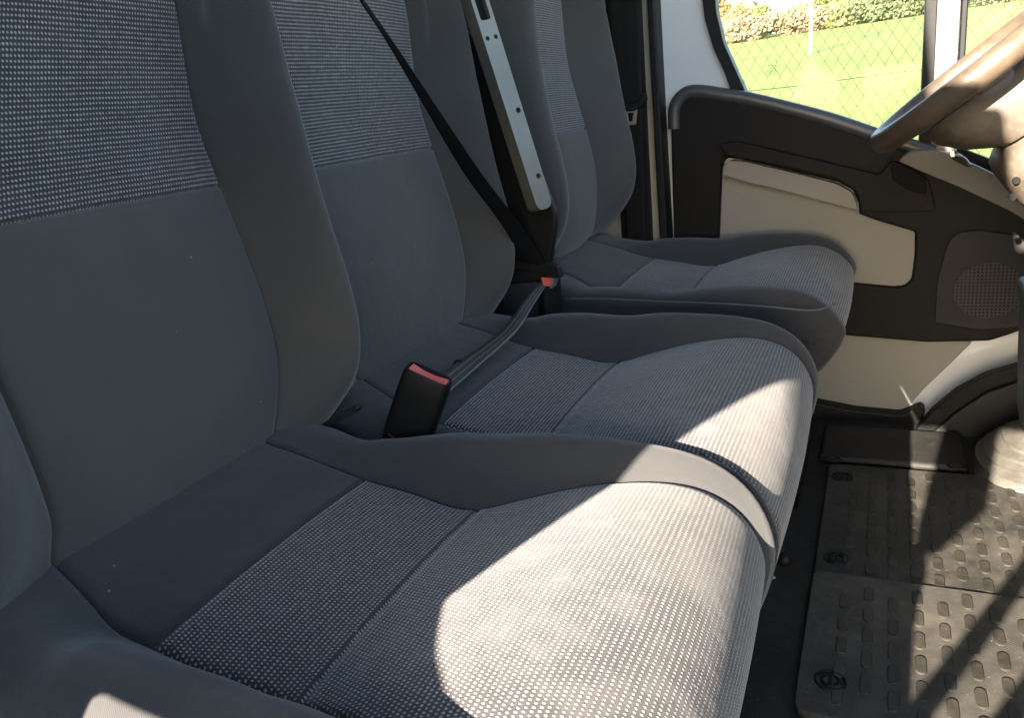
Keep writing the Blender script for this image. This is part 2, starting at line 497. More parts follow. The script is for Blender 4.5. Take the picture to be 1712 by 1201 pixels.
CUSH = [(-.70, .485), (-.66, .474), (-.60, .452), (-.555, .432), (-.51, .421), (-.45, .411), (-.395, .402), (-.36, .405), (-.32, .416), (-.26, .428), (-.20, .434), (-.155, .430), (-.122, .414), (-.100, .388), (-.088, .352), (-.093, .31), (-.108, .26), (-.130, .21), (-.165, .17)]
def cushion(parent, yc, dx=0, dz=0, drop=1.0, hw=.24, dent=None, wk=1.0, crest=1.0, **kw):
    fz = lambda z: z if z > .40 else .40 - (.40 - z) * drop
    pr = [(x + dx, fz(z) + dz) for x, z in CUSH]
    s = lambda x, z: arclen(pr, (x + dx, fz(z) + dz))
    S = {k: s(*k) for k in [(-.66, .474), (-.60, .452), (-.555, .432), (-.51, .421), (-.45, .411), (-.395, .402), (-.32, .416), (-.26, .428), (-.20, .434), (-.122, .414), (-.088, .352), (-.108, .26), (-.165, .17)]}
    w = [(0, .12), (S[(-.66, .474)], .128), (S[(-.60, .452)], .140), (S[(-.555, .432)], .150), (S[(-.51, .421)], .150), (S[(-.45, .411)], .150), (S[(-.395, .402)], .147), (S[(-.32, .416)], .160), (S[(-.26, .428)], .178), (S[(-.20, .434)], .190), (S[(-.122, .414)], .200), (S[(-.088, .352)], .204), (S[(-.165, .17)], .206)]
    w = [(a, b * wk) for a, b in w]
    h = [(0, hw - .004), (S[(-.51, .421)], hw), (S[(-.20, .434)], hw), (S[(-.088, .352)], hw - .004), (S[(-.165, .17)], hw - .012)]
    b = [(0, .0), (S[(-.66, .474)], .0), (S[(-.60, .452)], .010), (S[(-.555, .432)], .026), (S[(-.51, .421)], .044), (S[(-.395, .402)], .060), (S[(-.32, .416)], .050), (S[(-.26, .428)], .036), (S[(-.20, .434)], .024), (S[(-.122, .414)], .013), (S[(-.088, .352)], .007), (S[(-.165, .17)], .003)]
    b = [(a, c * crest) for a, c in b]
    sd = [(0, .13), (S[(-.20, .434)], .12), (S[(-.122, .414)], .06), (S[(-.088, .352)], .045), (S[(-.165, .17)], .05)]
    return pad('seat_cushion', parent, yc, pr, [S[(-.395, .402)] + .022], sd, w, h, b, (S[(-.51, .421)] - .008, 9), dent=dent, puff=.006, matplain='plain_shaded', matpanel='worn', **kw)[0]

BACK = [(-.695, .425), (-.662, .437), (-.650, .462), (-.646, .51), (-.645, .56), (-.651, .62), (-.665, .69), (-.680, .757), (-.694, .83), (-.700, .90), (-.704, .98), (-.712, 1.06), (-.73, 1.14), (-.755, 1.19), (-.80, 1.215), (-.85, 1.2)]
def backrest(parent, yc, dx=0, dz=0, hw=.24, patz=.757, wk=1.0, crest=1.0, taper=.008, dy=0, **kw):
    pr = [(x + dx, z + dz) for x, z in BACK]
    s = lambda i: arclen(pr, pr[i])
    w = [(0, .13), (s(2), .152), (s(3), .172), (s(4), .184), (s(5), .188), (s(6), .189), (s(7), .189), (s(8), .190), (s(10), .207), (s(12), .19), (s(15), .17)]
    w = [(a, b * wk) for a, b in w]
    h = [(0, hw - .035), (s(1), hw - .012), (s(2), hw - .003), (s(3), hw), (s(7), hw), (s(8), hw - taper * .15), (s(9), hw - taper * .5), (s(10), hw - taper), (s(12), hw - taper * 2.2), (s(15), hw - taper * 4)]
    b = [(0, .0), (s(1), .004), (s(2), .022), (s(3), .056), (s(4), .073), (s(5), .078), (s(6), .080), (s(7), .086), (s(8), .092), (s(10), .086), (s(12), .04), (s(13), .01), (s(15), .004)]
    b = [(a, c * crest) for a, c in b]
    if kw.get('nw') == 'flat': kw['nw'] = [(0, .95), (s(2), .88), (s(3), .71), (s(5), .66), (s(15), .66)]
    sd = [(0, .03), (s(2), .10), (s(4), .15), (s(10), .15), (s(12), .10), (s(13), .04), (s(15), .02)]
    return pad('backrest', parent, yc, pr, [], sd, w, h, b, (arclen(pr, (interp(patz, [(pr[i][1], pr[i][0]) for i in range(2, 12)]), patz)), 9), flip=-1, puff=.010, qc=.76, rad_=.024, **kw)[0]

# ================================================================== THE BENCH
BY1, BY2, DY = .485, .965, 1.605
bench = thing('passenger_bench', 'grey two-place passenger bench in the foreground with dotted cloth panels', 'van seat', (-.4, .725, 0))
dent = [(-.525, .725, 0, .075, .036, .045), (-.66, .725, 0, .04, .03, .03)]
cushion(bench, BY1, dx=-.007, dent=dent)
cushion(bench, BY2, dent=dent, nb=.12, nh=.004, nw=1.13)
backrest(bench, BY1, hw=.243, nw='flat', crest=1.17, nb=.62)
backrest(bench, BY2, nb=.25, nh=.012)
box('seat_base', (-.68, .29, .012), (-.17, 1.17, .33), MAT['black'], bench, .01)
slab('backrest_shell', [(-.70, .47), (-.655, .47), (-.70, .80), (-.78, 1.12), (-.86, 1.12), (-.80, .47)], .28, 1.17, MAT['black'], bench, .01)
box('hinge_cover', (-.67, .70, .33), (-.60, .75, .405), MAT['black'], bench, .01)

pf = [on(*p, 1, .700) for p in [(540, 708), (566, 694), (594, 679), (600, 683), (592, 692), (566, 706)]]
slab('corner_flap', round_poly([(p.x, p.z) for p in pf], .002), .697, .712, MAT['trim'], bench, .001)
# belt guide frame on the far side of the bench backrest
def frame_bar():
    top = on(778, -40, 1, 1.215); bot = on(902, 352, 1, 1.215)
    ax = (bot - top).normalized(); wv = Vector((.020, .030, 0)); wv = (wv - ax * wv.dot(ax)); nrm = ax.cross(wv).normalized()
    if nrm.y > 0: nrm = -nrm
    Lg = (bot - top).length; wd = wv.normalized(); H = .0165
    cut = Lg - .30
    def outline(a0, a1, wdt, rtop, rbot):
        return round_poly([(a0, -wdt, rtop), (a1, -wdt * .95, rbot), (a1, wdt * .95, rbot), (a0, wdt, rtop)], n=6)
    def build(poly, d0, d1, name, mat, parent, bw=.003, holes=()):
        bm = bmesh.new(); es = []
        for pp in [poly] + list(holes):
            vs = [bm.verts.new((p[0], 0, p[1])) for p in pp]
            es += [bm.edges.new((vs[i], vs[(i + 1) % len(vs)])) for i in range(len(vs))]
        bmesh.ops.triangle_fill(bm, use_beauty=True, use_dissolve=False, edges=es)
        r = bmesh.ops.extrude_face_region(bm, geom=list(bm.faces))
        ex = {g for g in r['geom'] if isinstance(g, bmesh.types.BMVert)}
        for v in bm.verts:
            a, c = v.co.x, v.co.z
            v.co = top + ax * a + wd * c + nrm * (d1 if v in ex else d0)
        bmesh.ops.dissolve_limit(bm, angle_limit=radians(1), verts=bm.verts, edges=bm.edges)
        o = bm_obj(name, bm, mat, parent); bev(o, bw, 3); return o
    slot = round_poly([(cut - .085, -.0095), (cut - .012, -.0095), (cut - .012, .0095), (cut - .085, .0095)], .004, 4)
    def circ(a, c, r): return [(a + r * cos(k * pi / 8), c + r * sin(k * pi / 8)) for k in range(16)]
    holes = [slot, circ(cut + .016, -.008, .0035), circ(cut + .016, .008, .0035), circ(cut + .135, .007, .0045), circ(cut + .245, .006, .0045)]
    b = build(outline(0, Lg, H, .002, .015), -.010, .020, 'belt_guide_frame', MAT['bar'], bench, .004, holes)
    for (a, c, r) in ((cut + .016, -.008, .0045), (cut + .016, .008, .0045), (cut + .135, .007, .0055), (cut + .245, .006, .0055)):
        build(circ(a, c, r * .98), -.004, .008, 'screw', MAT['dark'], b, .0)
    build(outline(-.0, cut - .01, H * .62, .002, .002), .002, .010, 'guide_slot_lining', MAT['dark'], b, .001)
    # dark lower cover behind the frame
    return top, bot
frame_bar()
P = [on(*p, 1, 1.232) for p in [(745, 40), (785, 50), (850, 160), (932, 360), (925, 415), (915, 470), (800, 480)]]
slab('side_cover', round_poly([(p.x, p.z) for p in P], .02), 1.228, 1.245, MAT['black'], bench, .004)

# ================================================================== DRIVER SEAT
drv = thing('driver_seat', 'single grey driver seat beyond the bench, beside the driver door', 'van seat', (-.4, DY, 0))
cushion(drv, DY, dx=.032, dz=.010, hw=.258, wk=1.08, crest=.85, nb=.75, drop=.55)
backrest(drv, DY, dx=.035, dz=.06, hw=.25, patz=.745, crest=1.0, wk=.86, taper=.05)
box('seat_base', (-.62, 1.38, .012), (-.13, 1.80, .31), MAT['black'], drv, .012)
slab('backrest_shell', [(-.68, .52), (-.63, .52), (-.66, .80), (-.74, 1.16), (-.84, 1.16), (-.80, .52)], 1.37, 1.80, MAT['black'], drv, .01)
# pale piping along the near bolster
pp = [(-.54, 1.322, .452), (-.45, 1.318, .452), (-.35, 1.318, .447), (-.25, 1.318, .443), (-.17, 1.319, .437), (-.10, 1.322, .43), (-.066, 1.33, .44)]
tube('piping', catmull(pp, 6), .0016, MAT['greytrim'], drv, 6)

# ================================================================== BELTS
def ribbon(name, L, R, mat, parent=None, th=.0014, n=8):
    Lc = catmull(L, n); Rc = catmull(R, n); V = []; UV = []; F = []; s = 0; K = 6
    for i in range(len(Lc)):
        if i: s += ((Lc[i] + Rc[i]) / 2 - (Lc[i - 1] + Rc[i - 1]) / 2).length
        a = Lc[i]; b = Rc[i]
        j = min(i + 1, len(Lc) - 1); k = max(i - 1, 0)
        t = ((Lc[j] + Rc[j]) - (Lc[k] + Rc[k])).normalized(); nn = (b - a).cross(t).normalized() * th
        for q in range(K + 1): V.append(a.lerp(b, q / K) + nn); UV.append((q / K, s))
        for q in range(K + 1): V.append(a.lerp(b, 1 - q / K) - nn); UV.append((1 - q / K, s))
    m = 2 * (K + 1)
    for i in range(len(Lc) - 1):
        for q in range(m):
            F.append((i * m + q, i * m + (q + 1) % m, (i + 1) * m + (q + 1) % m, (i + 1) * m + q))
    return mk(name, V, F, mat, parent, UV)
belt = thing('seat_belt', 'black diagonal lap and shoulder belt fastened across the middle seat', 'seat belt', (-.56, 1.2, .45))
Lp = [((590, -30), .77), ((603, 0), .80), ((651, 77), .88), ((714, 186), .98), ((777, 291), 1.08), ((843, 382), 1.17), ((872, 436), 1.215)]
Rp = [((594, -30), .785), ((608, 0), .81), ((666, 82), .895), ((738, 190), 1.0), ((808, 294), 1.10), ((873, 380), 1.19), ((915, 446), 1.228)]
ribbon('shoulder_webbing', [Vector((-.80, .700, 1.20)), Vector((-.745, .695, 1.195)), Vector((-.675, .705, 1.12))] + [on(*p, 1, y) for p, y in Lp], [Vector((-.80, .745, 1.20)), Vector((-.745, .740, 1.20)), Vector((-.672, .735, 1.12))] + [on(*p, 1, y) for p, y in Rp], MAT['web'], belt)
def hull(name, pix, y0, y1, mat, parent, bw=.002, r=.004):
    P = [on(*p, 1, y0) for p in pix]
    return slab(name, round_poly([(p.x, p.z) for p in P], r), y0, y1, mat, parent, bw)
hull('tongue', [(855, 436), (895, 436), (932, 446), (938, 465), (905, 462), (872, 452), (862, 452)], 1.222, 1.240, MAT['black'], belt, .003)
lapL = [((904, 470), 1.24), ((878, 502), 1.17), ((835, 557), 1.05), ((768, 605), .93), ((722, 640), .84), ((690, 668), .80)]
lapR = [((915, 474), 1.235), ((893, 508), 1.16), ((862, 555), 1.035), ((800, 612), .92), ((752, 655), .83), ((715, 690), .78)]
ribbon('lap_webbing', [on(*p, 1, y) for p, y in lapL], [on(*p, 1, y) for p, y in lapR], MAT['lap'], belt, .0012)
pb = on(766, 611, 1, .925)
bm = bmesh.new(); add_tube(bm, [pb + Vector((-.002, .004, -.004)), pb + Vector((.001, -.002, .004))], [.008, .0065], 16)
bm_obj('stop_button', bm, MAT['dark'], belt)

def buckle(name, label, base, top, wd, wvec, dpt, group, button=True):
    b = thing(name, label, 'buckle', base, group)
    base = Vector(base); top = Vector(top); ax = (top - base); Lb = ax.length; ax.normalize()
    wv = Vector(wvec); wv = (wv - ax * wv.dot(ax)).normalized(); dv = ax.cross(wv).normalized()
    V = []; F = []
    st = [(0, .80, .8), (.12, .92, .92), (.35, 1.0, 1.0), (.75, 1.0, 1.0), (.96, .98, .98), (1.0, .93, .88)]
    N = 24
    for (q, a, c) in st:
        for k in range(N):
            th = 2 * pi * k / N; e = .45
            cx = math.copysign(abs(cos(th)) ** e, cos(th)); sx = math.copysign(abs(sin(th)) ** e, sin(th))
            V.append(base + ax * (Lb * q) + wv * (cx * wd / 2 * a) + dv * (sx * dpt / 2 * c))
    for i in range(len(st) - 1):
        for k in range(N): F.append((i * N + k, i * N + (k + 1) % N, (i + 1) * N + (k + 1) % N, (i + 1) * N + k))
    # rim and recess
    off = len(V)
    for (q, a, c) in ((1.0, .86, .72), (.955, .84, .70)):
        for k in range(N):
            th = 2 * pi * k / N; e = .35
            cx = math.copysign(abs(cos(th)) ** e, cos(th)); sx = math.copysign(abs(sin(th)) ** e, sin(th))
            V.append(base + ax * (Lb * q) + wv * (cx * wd / 2 * a) + dv * (sx * dpt / 2 * c))
    o = off - N
    for k in range(N): F.append((o + k, o + (k + 1) % N, off + (k + 1) % N, off + k))
    for k in range(N): F.append((off + k, off + (k + 1) % N, off + N + (k + 1) % N, off + N + k))
    F.append(tuple(off + N + k for k in range(N)))
    hs = mk('housing', V, F, MAT['black'], b); auto_smooth(hs, 50)
    if not button: return b
    bm = bmesh.new()
    c = base + ax * (Lb * .985)
    vs = []
    for hgt in (-.012, .0015):
        for (i, j) in ((-1, -1), (-.33, -1), (.33, -1), (1, -1), (1, 1), (.33, 1), (-.33, 1), (-1, 1)):
            dip = .0025 if (abs(i) < .5 and hgt > 0) else 0
            vs.append(bm.verts.new(c + ax * (hgt - dip) + wv * (i * wd * .40) + dv * (j * dpt * .29 - dpt * .02)))
    bm.faces.new(vs[0:8][::-1])
    t = vs[8:]
    bm.faces.new((t[0], t[1], t[6], t[7])); bm.faces.new((t[1], t[2], t[5], t[6])); bm.faces.new((t[2], t[3], t[4], t[5]))
    for k in range(8): bm.faces.new((vs[k], vs[(k + 1) % 8], t[(k + 1) % 8], t[k]))
    bev(bm_obj('release_button', bm, MAT['red'], b), .0012, 2)
    p0 = base + ax * (Lb * .30) + wv * (-.34 * wd) - dv * (dpt * .503); p1 = base + ax * (Lb * .22) + wv * (.36 * wd) - dv * (dpt * .503)
    sl = base + ax * (Lb * .996) - dv * (dpt * .30)
    bm = bmesh.new(); add_tube(bm, [p0, p1], .0005, 6); bm_obj('mould_line', bm, MAT['greytrim'], b)
    ln = [base + ax * (Lb * .20) + wv * (q * wd * .36) - dv * (dpt * .5 * 1.0) for q in (-.3, 0, .6)]
    return b
nb = buckle('belt_buckle', 'near black belt buckle with red button, standing in the pocket between the two bench seats', (-.538, .722, .402), (-.478, .728, .518), .060, (.8, .15, -.35), .030, None)
fb = buckle('belt_buckle', 'far black belt buckle with the belt tongue clicked in, between bench and driver seat', (-.545, 1.255, .40), (-.540, 1.255, .512), .040, (.4, .5, 0), .03, None, button=False)
hull('release_button', [(904, 464), (927, 466), (923, 480), (908, 478)], 1.224, 1.236, MAT['red'], fb, .001, .002)
hull('steel_edge', [(924, 465), (930, 466), (925, 481), (919, 483)], 1.222, 1.237, MAT['chrome'], fb, .0006, .001)

# driver belt hanging on the pillar
db = thing('driver_seat_belt', 'black belt hanging down the pillar behind the driver seat with its tongue parked', 'seat belt', (-.55, 1.86, .45))
L = [on(x, y, 1, 1.872) for x, y in [(1012, -60), (1017, 60), (1026, 180), (1040, 300), (1048, 420)]]
R = [on(x, y, 1, 1.868) for x, y in [(1072, -60), (1073, 60), (1074, 180), (1077, 300), (1080, 420)]]
ribbon('webbing', L, R, mat_webbing('brown_black_webbing', (.012, .011, .010), (.014, .013, .012)), db)
hull('tongue', [(1045, 176), (1068, 168), (1072, 155), (1078, 155), (1081, 165), (1074, 177), (1058, 186), (1044, 186)], 1.845, 1.862, MAT['black'], db, .003)
P = [on(*p, 1, 1.85) for p in [(1044, 181), (1066, 177), (1063, 208), (1050, 209)]]; H = [on(*p, 1, 1.85) for p in [(1049, 189), (1059, 188), (1057, 203), (1051, 203)]]
slab('tongue_plate', round_poly([(p.x, p.z) for p in P], .003), 1.850, 1.853, MAT['chrome'], db, .0006, holes=[round_poly([(p.x, p.z) for p in H], .002)])

# ================================================================== CAB SHELL
cab = thing('van_cab', 'white van cab shell seen from inside, with cream pillar and dark rubber floor', 'van', (0, 1, 0))
def PX(pix, y): return [(on(*p, 1, y).x, on(*p, 1, y).z) for p in pix]
box('floor_panel', (-1.0, -.12, -.06), (.95, 2.02, 0), MAT['floor'], cab, .0)
slab('bulkhead', [(-1.02, 0), (-.98, 0), (-.98, 1.90), (-1.02, 1.90)], -.1, 2.0, MAT['cream'], cab, .0)
box('roof', (-1.02, -.12, 1.90), (.42, 2.04, 1.96), MAT['cream'], cab, .01)
slab('pillar_trim', [(-1.0, .0), (-.500, .0), (-.500, 1.90), (-1.0, 1.90)], 1.90, 2.02, MAT['cream'], cab, .02)
slab('pillar_recess', round_poly([(-.60, .30), (-.522, .30), (-.508, 1.7), (-.60, 1.7)], .01), 1.888, 1.898, MAT['black'], cab, .002)
slab('door_seal', [(-.499, .02), (-.486, .02), (-.478, .47), (-.480, .74), (-.481, 1.89), (-.496, 1.89)], 1.872, 1.96, MAT['black'], cab, .004)
box('sill', (-1.0, 1.90, -.10), (.9, 2.03, -.012), MAT['black'], cab, .01)
# near side: added unseen panel whose holes shape the sun patches (behind the camera)
OP = [(-.322, .886), (-.433, .663), (-.405, .648), (-.385, .638), (-.331, .622), (-.25, .60), (-.165, .575), (-.160, .51), (-.135, .43), (-.09, .38), (.02, .15), (.30, .06), (.62, .10), (.70, .60), (.60, .80), (-.10, .80), (-.10, .65, .002), (-.163, .580, .002), (-.192, .597, .002), (-.207, .79), (-.27, .79), (-.315, .873)]
OP2 = [(-.10, 1.19), (.42, 1.19), (.24, 1.64), (.2, 1.86), (-.32, 1.86), (-.27, 1.5), (-.22, 1.37), (-.12, 1.345)]
OP = [p for p in OP]
slab('sun_mask_panel', [(-1.02, -.05), (.95, -.05), (.95, .9), (.42, 1.92), (-1.02, 1.92)], -.19, -.15, MAT['white'], cab, .0, holes=[round_poly(OP, .012, 3), OP2, round_poly([(-.565, .57), (-.37, .57), (-.39, .606), (-.44, .620), (-.55, .630)], .01, 3)])
box('roof_edge', (-1.02, -.19, 1.921), (.42, -.121, 1.99), MAT['white'], cab, .0)
for (a, b) in (((-.165, .375), (.03, .655)), ((-.10, .355), (.10, .60))):  # unseen bars added to cast diagonal shadow stripes on the mats
    A = Vector((a[0], -.17, a[1])); B = Vector((b[0], -.17, b[1])); tube('stripe_shadow_bar', [A, B], .013, MAT['black'], cab, 10)
# front: scuttle, windscreen pillars
slab('scuttle', [(.70, -.05), (.95, -.05), (.95, .95), (.74, .92)], -.1, 2.0, MAT['black'], cab, .0)

# ================================================================== DASHBOARD and console
dash = thing('dashboard', 'dark dashboard ahead of the driver, only its edge showing beside the wheel', 'dashboard', (.5, 1, .4))
slab('dash_body', round_poly([(.40, .45), (.70, .40), (.735, .90), (.62, .95), (.46, .93), (.36, .80), (.36, .60)], .05), -.05, 1.86, MAT['trim'], dash, .02)
slab('instrument_hood', round_poly([(.30, .84), (.42, .80), (.60, .90), (.58, 1.0), (.45, 1.02), (.34, .95)], .03), 1.36, 1.80, MAT['trim'], dash, .02)
P = [on(*p, 1, 1.2) for p in [(1708, 480), (1714, 520), (1711, 600), (1709, 700), (1716, 740)]]
slab('console_edge', round_poly([(p.x, p.z) for p in P] + [(.42, .27), (.42, .52), (.215, .508)], .01), 1.19, 1.26, MAT['greytrim'], dash, .006)

# ================================================================== STEERING WHEEL
sw = thing('steering_wheel', 'dusty worn steering wheel half in sunlight, in front of the driver seat', 'steering wheel', (.13, 1.58, .77))
tau = radians(37.5); tv = Vector((cos(tau), 0, sin(tau))); yv = Vector((0, 1, 0)); nv = Vector((-sin(tau), 0, cos(tau)))
RW = .178; WC = Vector((-.008, 1.58, .672)) + tv * RW
def onw(a, r, h=0): return WC + tv * (-cos(a) * r) + yv * (sin(a) * r) + nv * h
# rim with oval grip section
bm = bmesh.new(); rings = []
for i in range(96):
    a = 2 * pi * i / 96; c = onw(a, RW); rad = (c - WC).normalized()
    rings.append([bm.verts.new(c + rad * (cos(2 * pi * k / 16) * .0165) + nv * (sin(2 * pi * k / 16) * .0205)) for k in range(16)])
for i in range(96):
    for k in range(16): bm.faces.new((rings[i][k], rings[i][(k + 1) % 16], rings[(i + 1) % 96][(k + 1) % 16], rings[(i + 1) % 96][k]))
bm_obj('rim', bm, MAT['wheel'], sw)
# hub pad: a shallow rounded dish
V = []; F = []; N = 40
hubst = [(.0, .012), (.05, .010), (.080, .004), (.092, -.008), (.094, -.03), (.085, -.055), (.05, -.07), (0, -.075)]
for (r, h) in hubst:
    for k in range(N): V.append(onw(2 * pi * k / N, max(r, .0005), h - .012))
for i in range(len(hubst) - 1):
    for k in range(N): F.append((i * N + k, i * N + (k + 1) % N, (i + 1) * N + (k + 1) % N, (i + 1) * N + k))
mk('hub_pad', V, F, MAT['greytrim'], sw)
for (a0, wd_) in ((-pi / 2, .03), (pi / 2, .03), (.42, .022), (-.42, .022)):
    bm = bmesh.new(); R0 = .07; R1 = RW - .006
    vs = []
    for (r, h) in ((R0, -.02), ((R0 + R1) / 2, -.022), (R1, -.006)):
        c = onw(a0, r, h); t = onw(a0 + pi / 2, 1) - WC
        vs.append([bm.verts.new(c + t * sx * wd_ * .9 + nv * sz * .009) for sx, sz in ((-1, -1), (1, -1), (1, 1), (-1, 1))])
    for i in range(2):
        for k in range(4): bm.faces.new((vs[i][k], vs[i][(k + 1) % 4], vs[i + 1][(k + 1) % 4], vs[i + 1][k]))
    bm.faces.new(vs[0]); bm.faces.new(vs[-1][::-1])
    bev(bm_obj('spoke', bm, MAT['greytrim'], sw), .006, 3)

col = thing('steering_column', 'dusty brown column cover under the steering wheel with screw holes', 'steering column', (.2, 1.58, .7))
def loft(name, secs, mat, parent, N=32, e=.5, cap=True, label=None):
    V = []; F = []
    for (c, a, b, A, B) in secs:
        c = Vector(c); A = Vector(A); B = Vector(B)
        for k in range(N):
            th = 2 * pi * k / N
            cx = math.copysign(abs(cos(th)) ** e, cos(th)); sx = math.copysign(abs(sin(th)) ** e, sin(th))
            V.append(c + A * (cx * a) + B * (sx * b))
    for i in range(len(secs) - 1):
        for k in range(N): F.append((i * N + k, i * N + (k + 1) % N, (i + 1) * N + (k + 1) % N, (i + 1) * N + k))
    if cap: F.append(tuple(range(N))[::-1]); F.append(tuple((len(secs) - 1) * N + k for k in range(N)))
    o = mk(name, V, F, mat, parent, label=label); auto_smooth(o, 50); return o
def sec(c, a, b): return (c, a, b, tv, yv)
dn = -nv
loft('upper_shroud', [sec(WC + dn * .030 + tv * .01, .128, .088), sec(WC + dn * .06 + tv * .012, .128, .095), sec(WC + dn * .095 + tv * .022, .112, .096), sec(WC + dn * .125 + tv * .035, .085, .093)], MAT['shroud'], col)
xv = Vector((1, 0, 0))
loft('lower_shroud', [((.256, 1.58, .715), .085, .080, Vector((.9, 0, .5)), yv), ((.262, 1.58, .672), .106, .088, Vector((.9, 0, .35)), yv), ((.262, 1.58, .640), .104, .091, Vector((.95, 0, .2)), yv), ((.270, 1.58, .600), .098, .090, xv, yv), ((.285, 1.58, .560), .084, .084, xv, yv), ((.30, 1.58, .530), .06, .06, xv, yv)], MAT['shroud'], col)
for p in [(1700, 302), (1693, 330)]:
    c = on(*p, 1, 1.492); tube('screw_hole', [c, c + Vector((0, .012, 0))], .0055, MAT['dark'], col, 14)

# ================================================================== DRIVER DOOR
door = thing('driver_door', 'closed white van door with black upper trim, beige insert panel and chain-link view through its window', 'van door', (-.1, 1.95, 0))
YD = 1.93
win = PX([(1193, -60), (1198, 30), (1208, 80), (1226, 125), (1248, 158), (1300, 172), (1400, 200), (1480, 224), (1544, 246), (1545, 100), (1548, -60)], YD)
win = [(p[0], p[1]) for p in win]
xt0 = on(1193, -60, 1, YD).x
WIN = [(-.372, 1.50)] + [(-.374, 1.05), (-.366, .95), (-.351, .885), (-.325, .825), (-.300, .776), (-.235, .748), (-.10, .70), (.0, .655), (.074, .60), (.072, 1.0), (.070, 1.50)]
QW = [(.131, 1.40), (.132, .60), (.30, .52), (.62, .62), (.50, 1.0), (.30, 1.40)]
shellp = [(-.480, .02), (-.482, 1.89), (.25, 1.89), (.72, .95), (.72, .0), (.50, -.02), (.20, -.05), (.075, -.08), (-.40, -.08)]
FR = [(-.480, .55), (-.482, 1.89), (.25, 1.89), (.72, .95), (.72, .40)]
slab('door_shell', round_poly(shellp, .02, 3), YD, YD + .045, MAT['white'], door, .006, holes=[round_poly(WIN, .01, 3), QW])
# black window gasket
def ring(name, inner, outer, y0, y1, mat, parent, bw=.003):
    return slab(name, outer, y0, y1, mat, parent, bw, holes=[inner])
gi = round_poly([(-.357, 1.49), (-.359, 1.05), (-.352, .955), (-.338, .89), (-.313, .83), (-.286, .765), (-.235, .735), (-.10, .685), (.0, .64), (.064, .59), (.0645, 1.0), (.0640, 1.49)], .008, 3)
go = round_poly([(-.385, 1.515), (-.387, 1.05), (-.379, .95), (-.362, .885), (-.337, .825), (-.318, .765), (-.26, .70), (-.10, .65), (.0, .60), (.088, .54), (.0850, 1.0), (.0840, 1.515)], .008, 3)
ring('window_gasket', gi, go, YD - .012, YD + .03, MAT['black'], door)
q_i = round_poly([(.140, 1.38), (.142, .62), (.30, .54), (.60, .64), (.48, 1.0), (.29, 1.38)], .008, 3)
q_o = round_poly([(.128, 1.41), (.130, .60), (.30, .51), (.63, .61), (.505, 1.02), (.305, 1.41)], .008, 3)
ring('corner_gasket', q_i, q_o, YD - .008, YD + .03, MAT['black'], door)
g = slab('window_glass', round_poly([(-.375, 1.50), (-.375, .95), (-.345, .85), (-.31, .77), (-.1, .66), (.080, .57), (.078, 1.5)], .008, 3), YD + .020, YD + .0225, MAT['glass'], door, 0)
slab('corner_glass', [(.134, 1.39), (.136, .61), (.30, .53), (.61, .63), (.49, 1.0), (.295, 1.39)], YD + .020, YD + .0225, MAT['glass'], door, 0)
# pillar moulding between the panes
slab('window_pillar', [(.0865, .60), (.1270, .58), (.1265, 1.5), (.0855, 1.5)], YD - .022, YD - .001, MAT['beige'], door, .006)
# etched maker's mark on the glass (reads backwards from inside)
bm = bmesh.new()
def em(px, py): return on(px, py, 1, YD + .0185)
cc = em(1296, 101)
add_tube(bm, [cc + Vector((cos(k * pi / 10) * .0048, 0, sin(k * pi / 10) * .0048)) for k in range(20)], .0003, 4, True)
random.seed(3)
def scrawl(x0, x1, y, h):
    x = x0
    while x < x1:
        a = em(x, y - h / 2); b = em(x, y + h / 2); c = em(x + 1.0, y - h / 2); d = em(x + 1.0, y + h / 2)
        seq = random.choice([[a, b, d], [a, c, b, d], [b, a, c], [a, b], [c, a, b, d, c]])
        add_tube(bm, seq, .00028, 4, False, False); x += 1.9
scrawl(1282, 1305, 109.5, 2.0); scrawl(1286, 1301, 114, 1.4); scrawl(1281, 1300, 117.5, 1.4); scrawl(1279, 1298, 122, 1.6)
add_tube(bm, [em(1277, 119.5), em(1300, 119.5), em(1305, 122), em(1300, 125), em(1277, 125), em(1277, 119.5)], .00028, 4, False, False)
scrawl(1294, 1299, 101, 3)
bm_obj('glass_mark', bm, MAT['wire'], g)

# black upper trim, one moulded frame: opening for the beige insert
tr_o = PX([(1126, 400), (1121, 200), (1128, 170), (1142, 152), (1165, 147), (1215, 155), (1262, 163), (1380, 192), (1470, 222), (1560, 250), (1640, 285), (1740, 330), (1740, 540), (1700, 556), (1655, 571), (1550, 573), (1420, 562), (1300, 548), (1200, 535), (1130, 520)], YD - .03)
tr_i = PX([(1207, 272), (1216, 264), (1240, 266), (1330, 287), (1400, 304), (1426, 318), (1436, 340), (1436, 358), (1470, 370), (1530, 388), (1529, 430), (1524, 468), (1512, 479), (1494, 481), (1424, 474), (1340, 466), (1200, 450)], YD - .03)
slab('door_trim', round_poly(tr_o, .01, 3), YD - .030, YD - .001, MAT['blacktrim'], door, .008, holes=[round_poly(tr_i, .006, 3)])
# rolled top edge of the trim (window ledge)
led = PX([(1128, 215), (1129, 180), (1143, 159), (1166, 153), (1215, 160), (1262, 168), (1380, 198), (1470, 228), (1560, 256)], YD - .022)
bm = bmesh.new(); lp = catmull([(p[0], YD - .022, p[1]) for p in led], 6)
add_tube(bm, lp, [.016] * len(lp), 16); bm_obj('window_ledge', bm, MAT['ledge'], door)
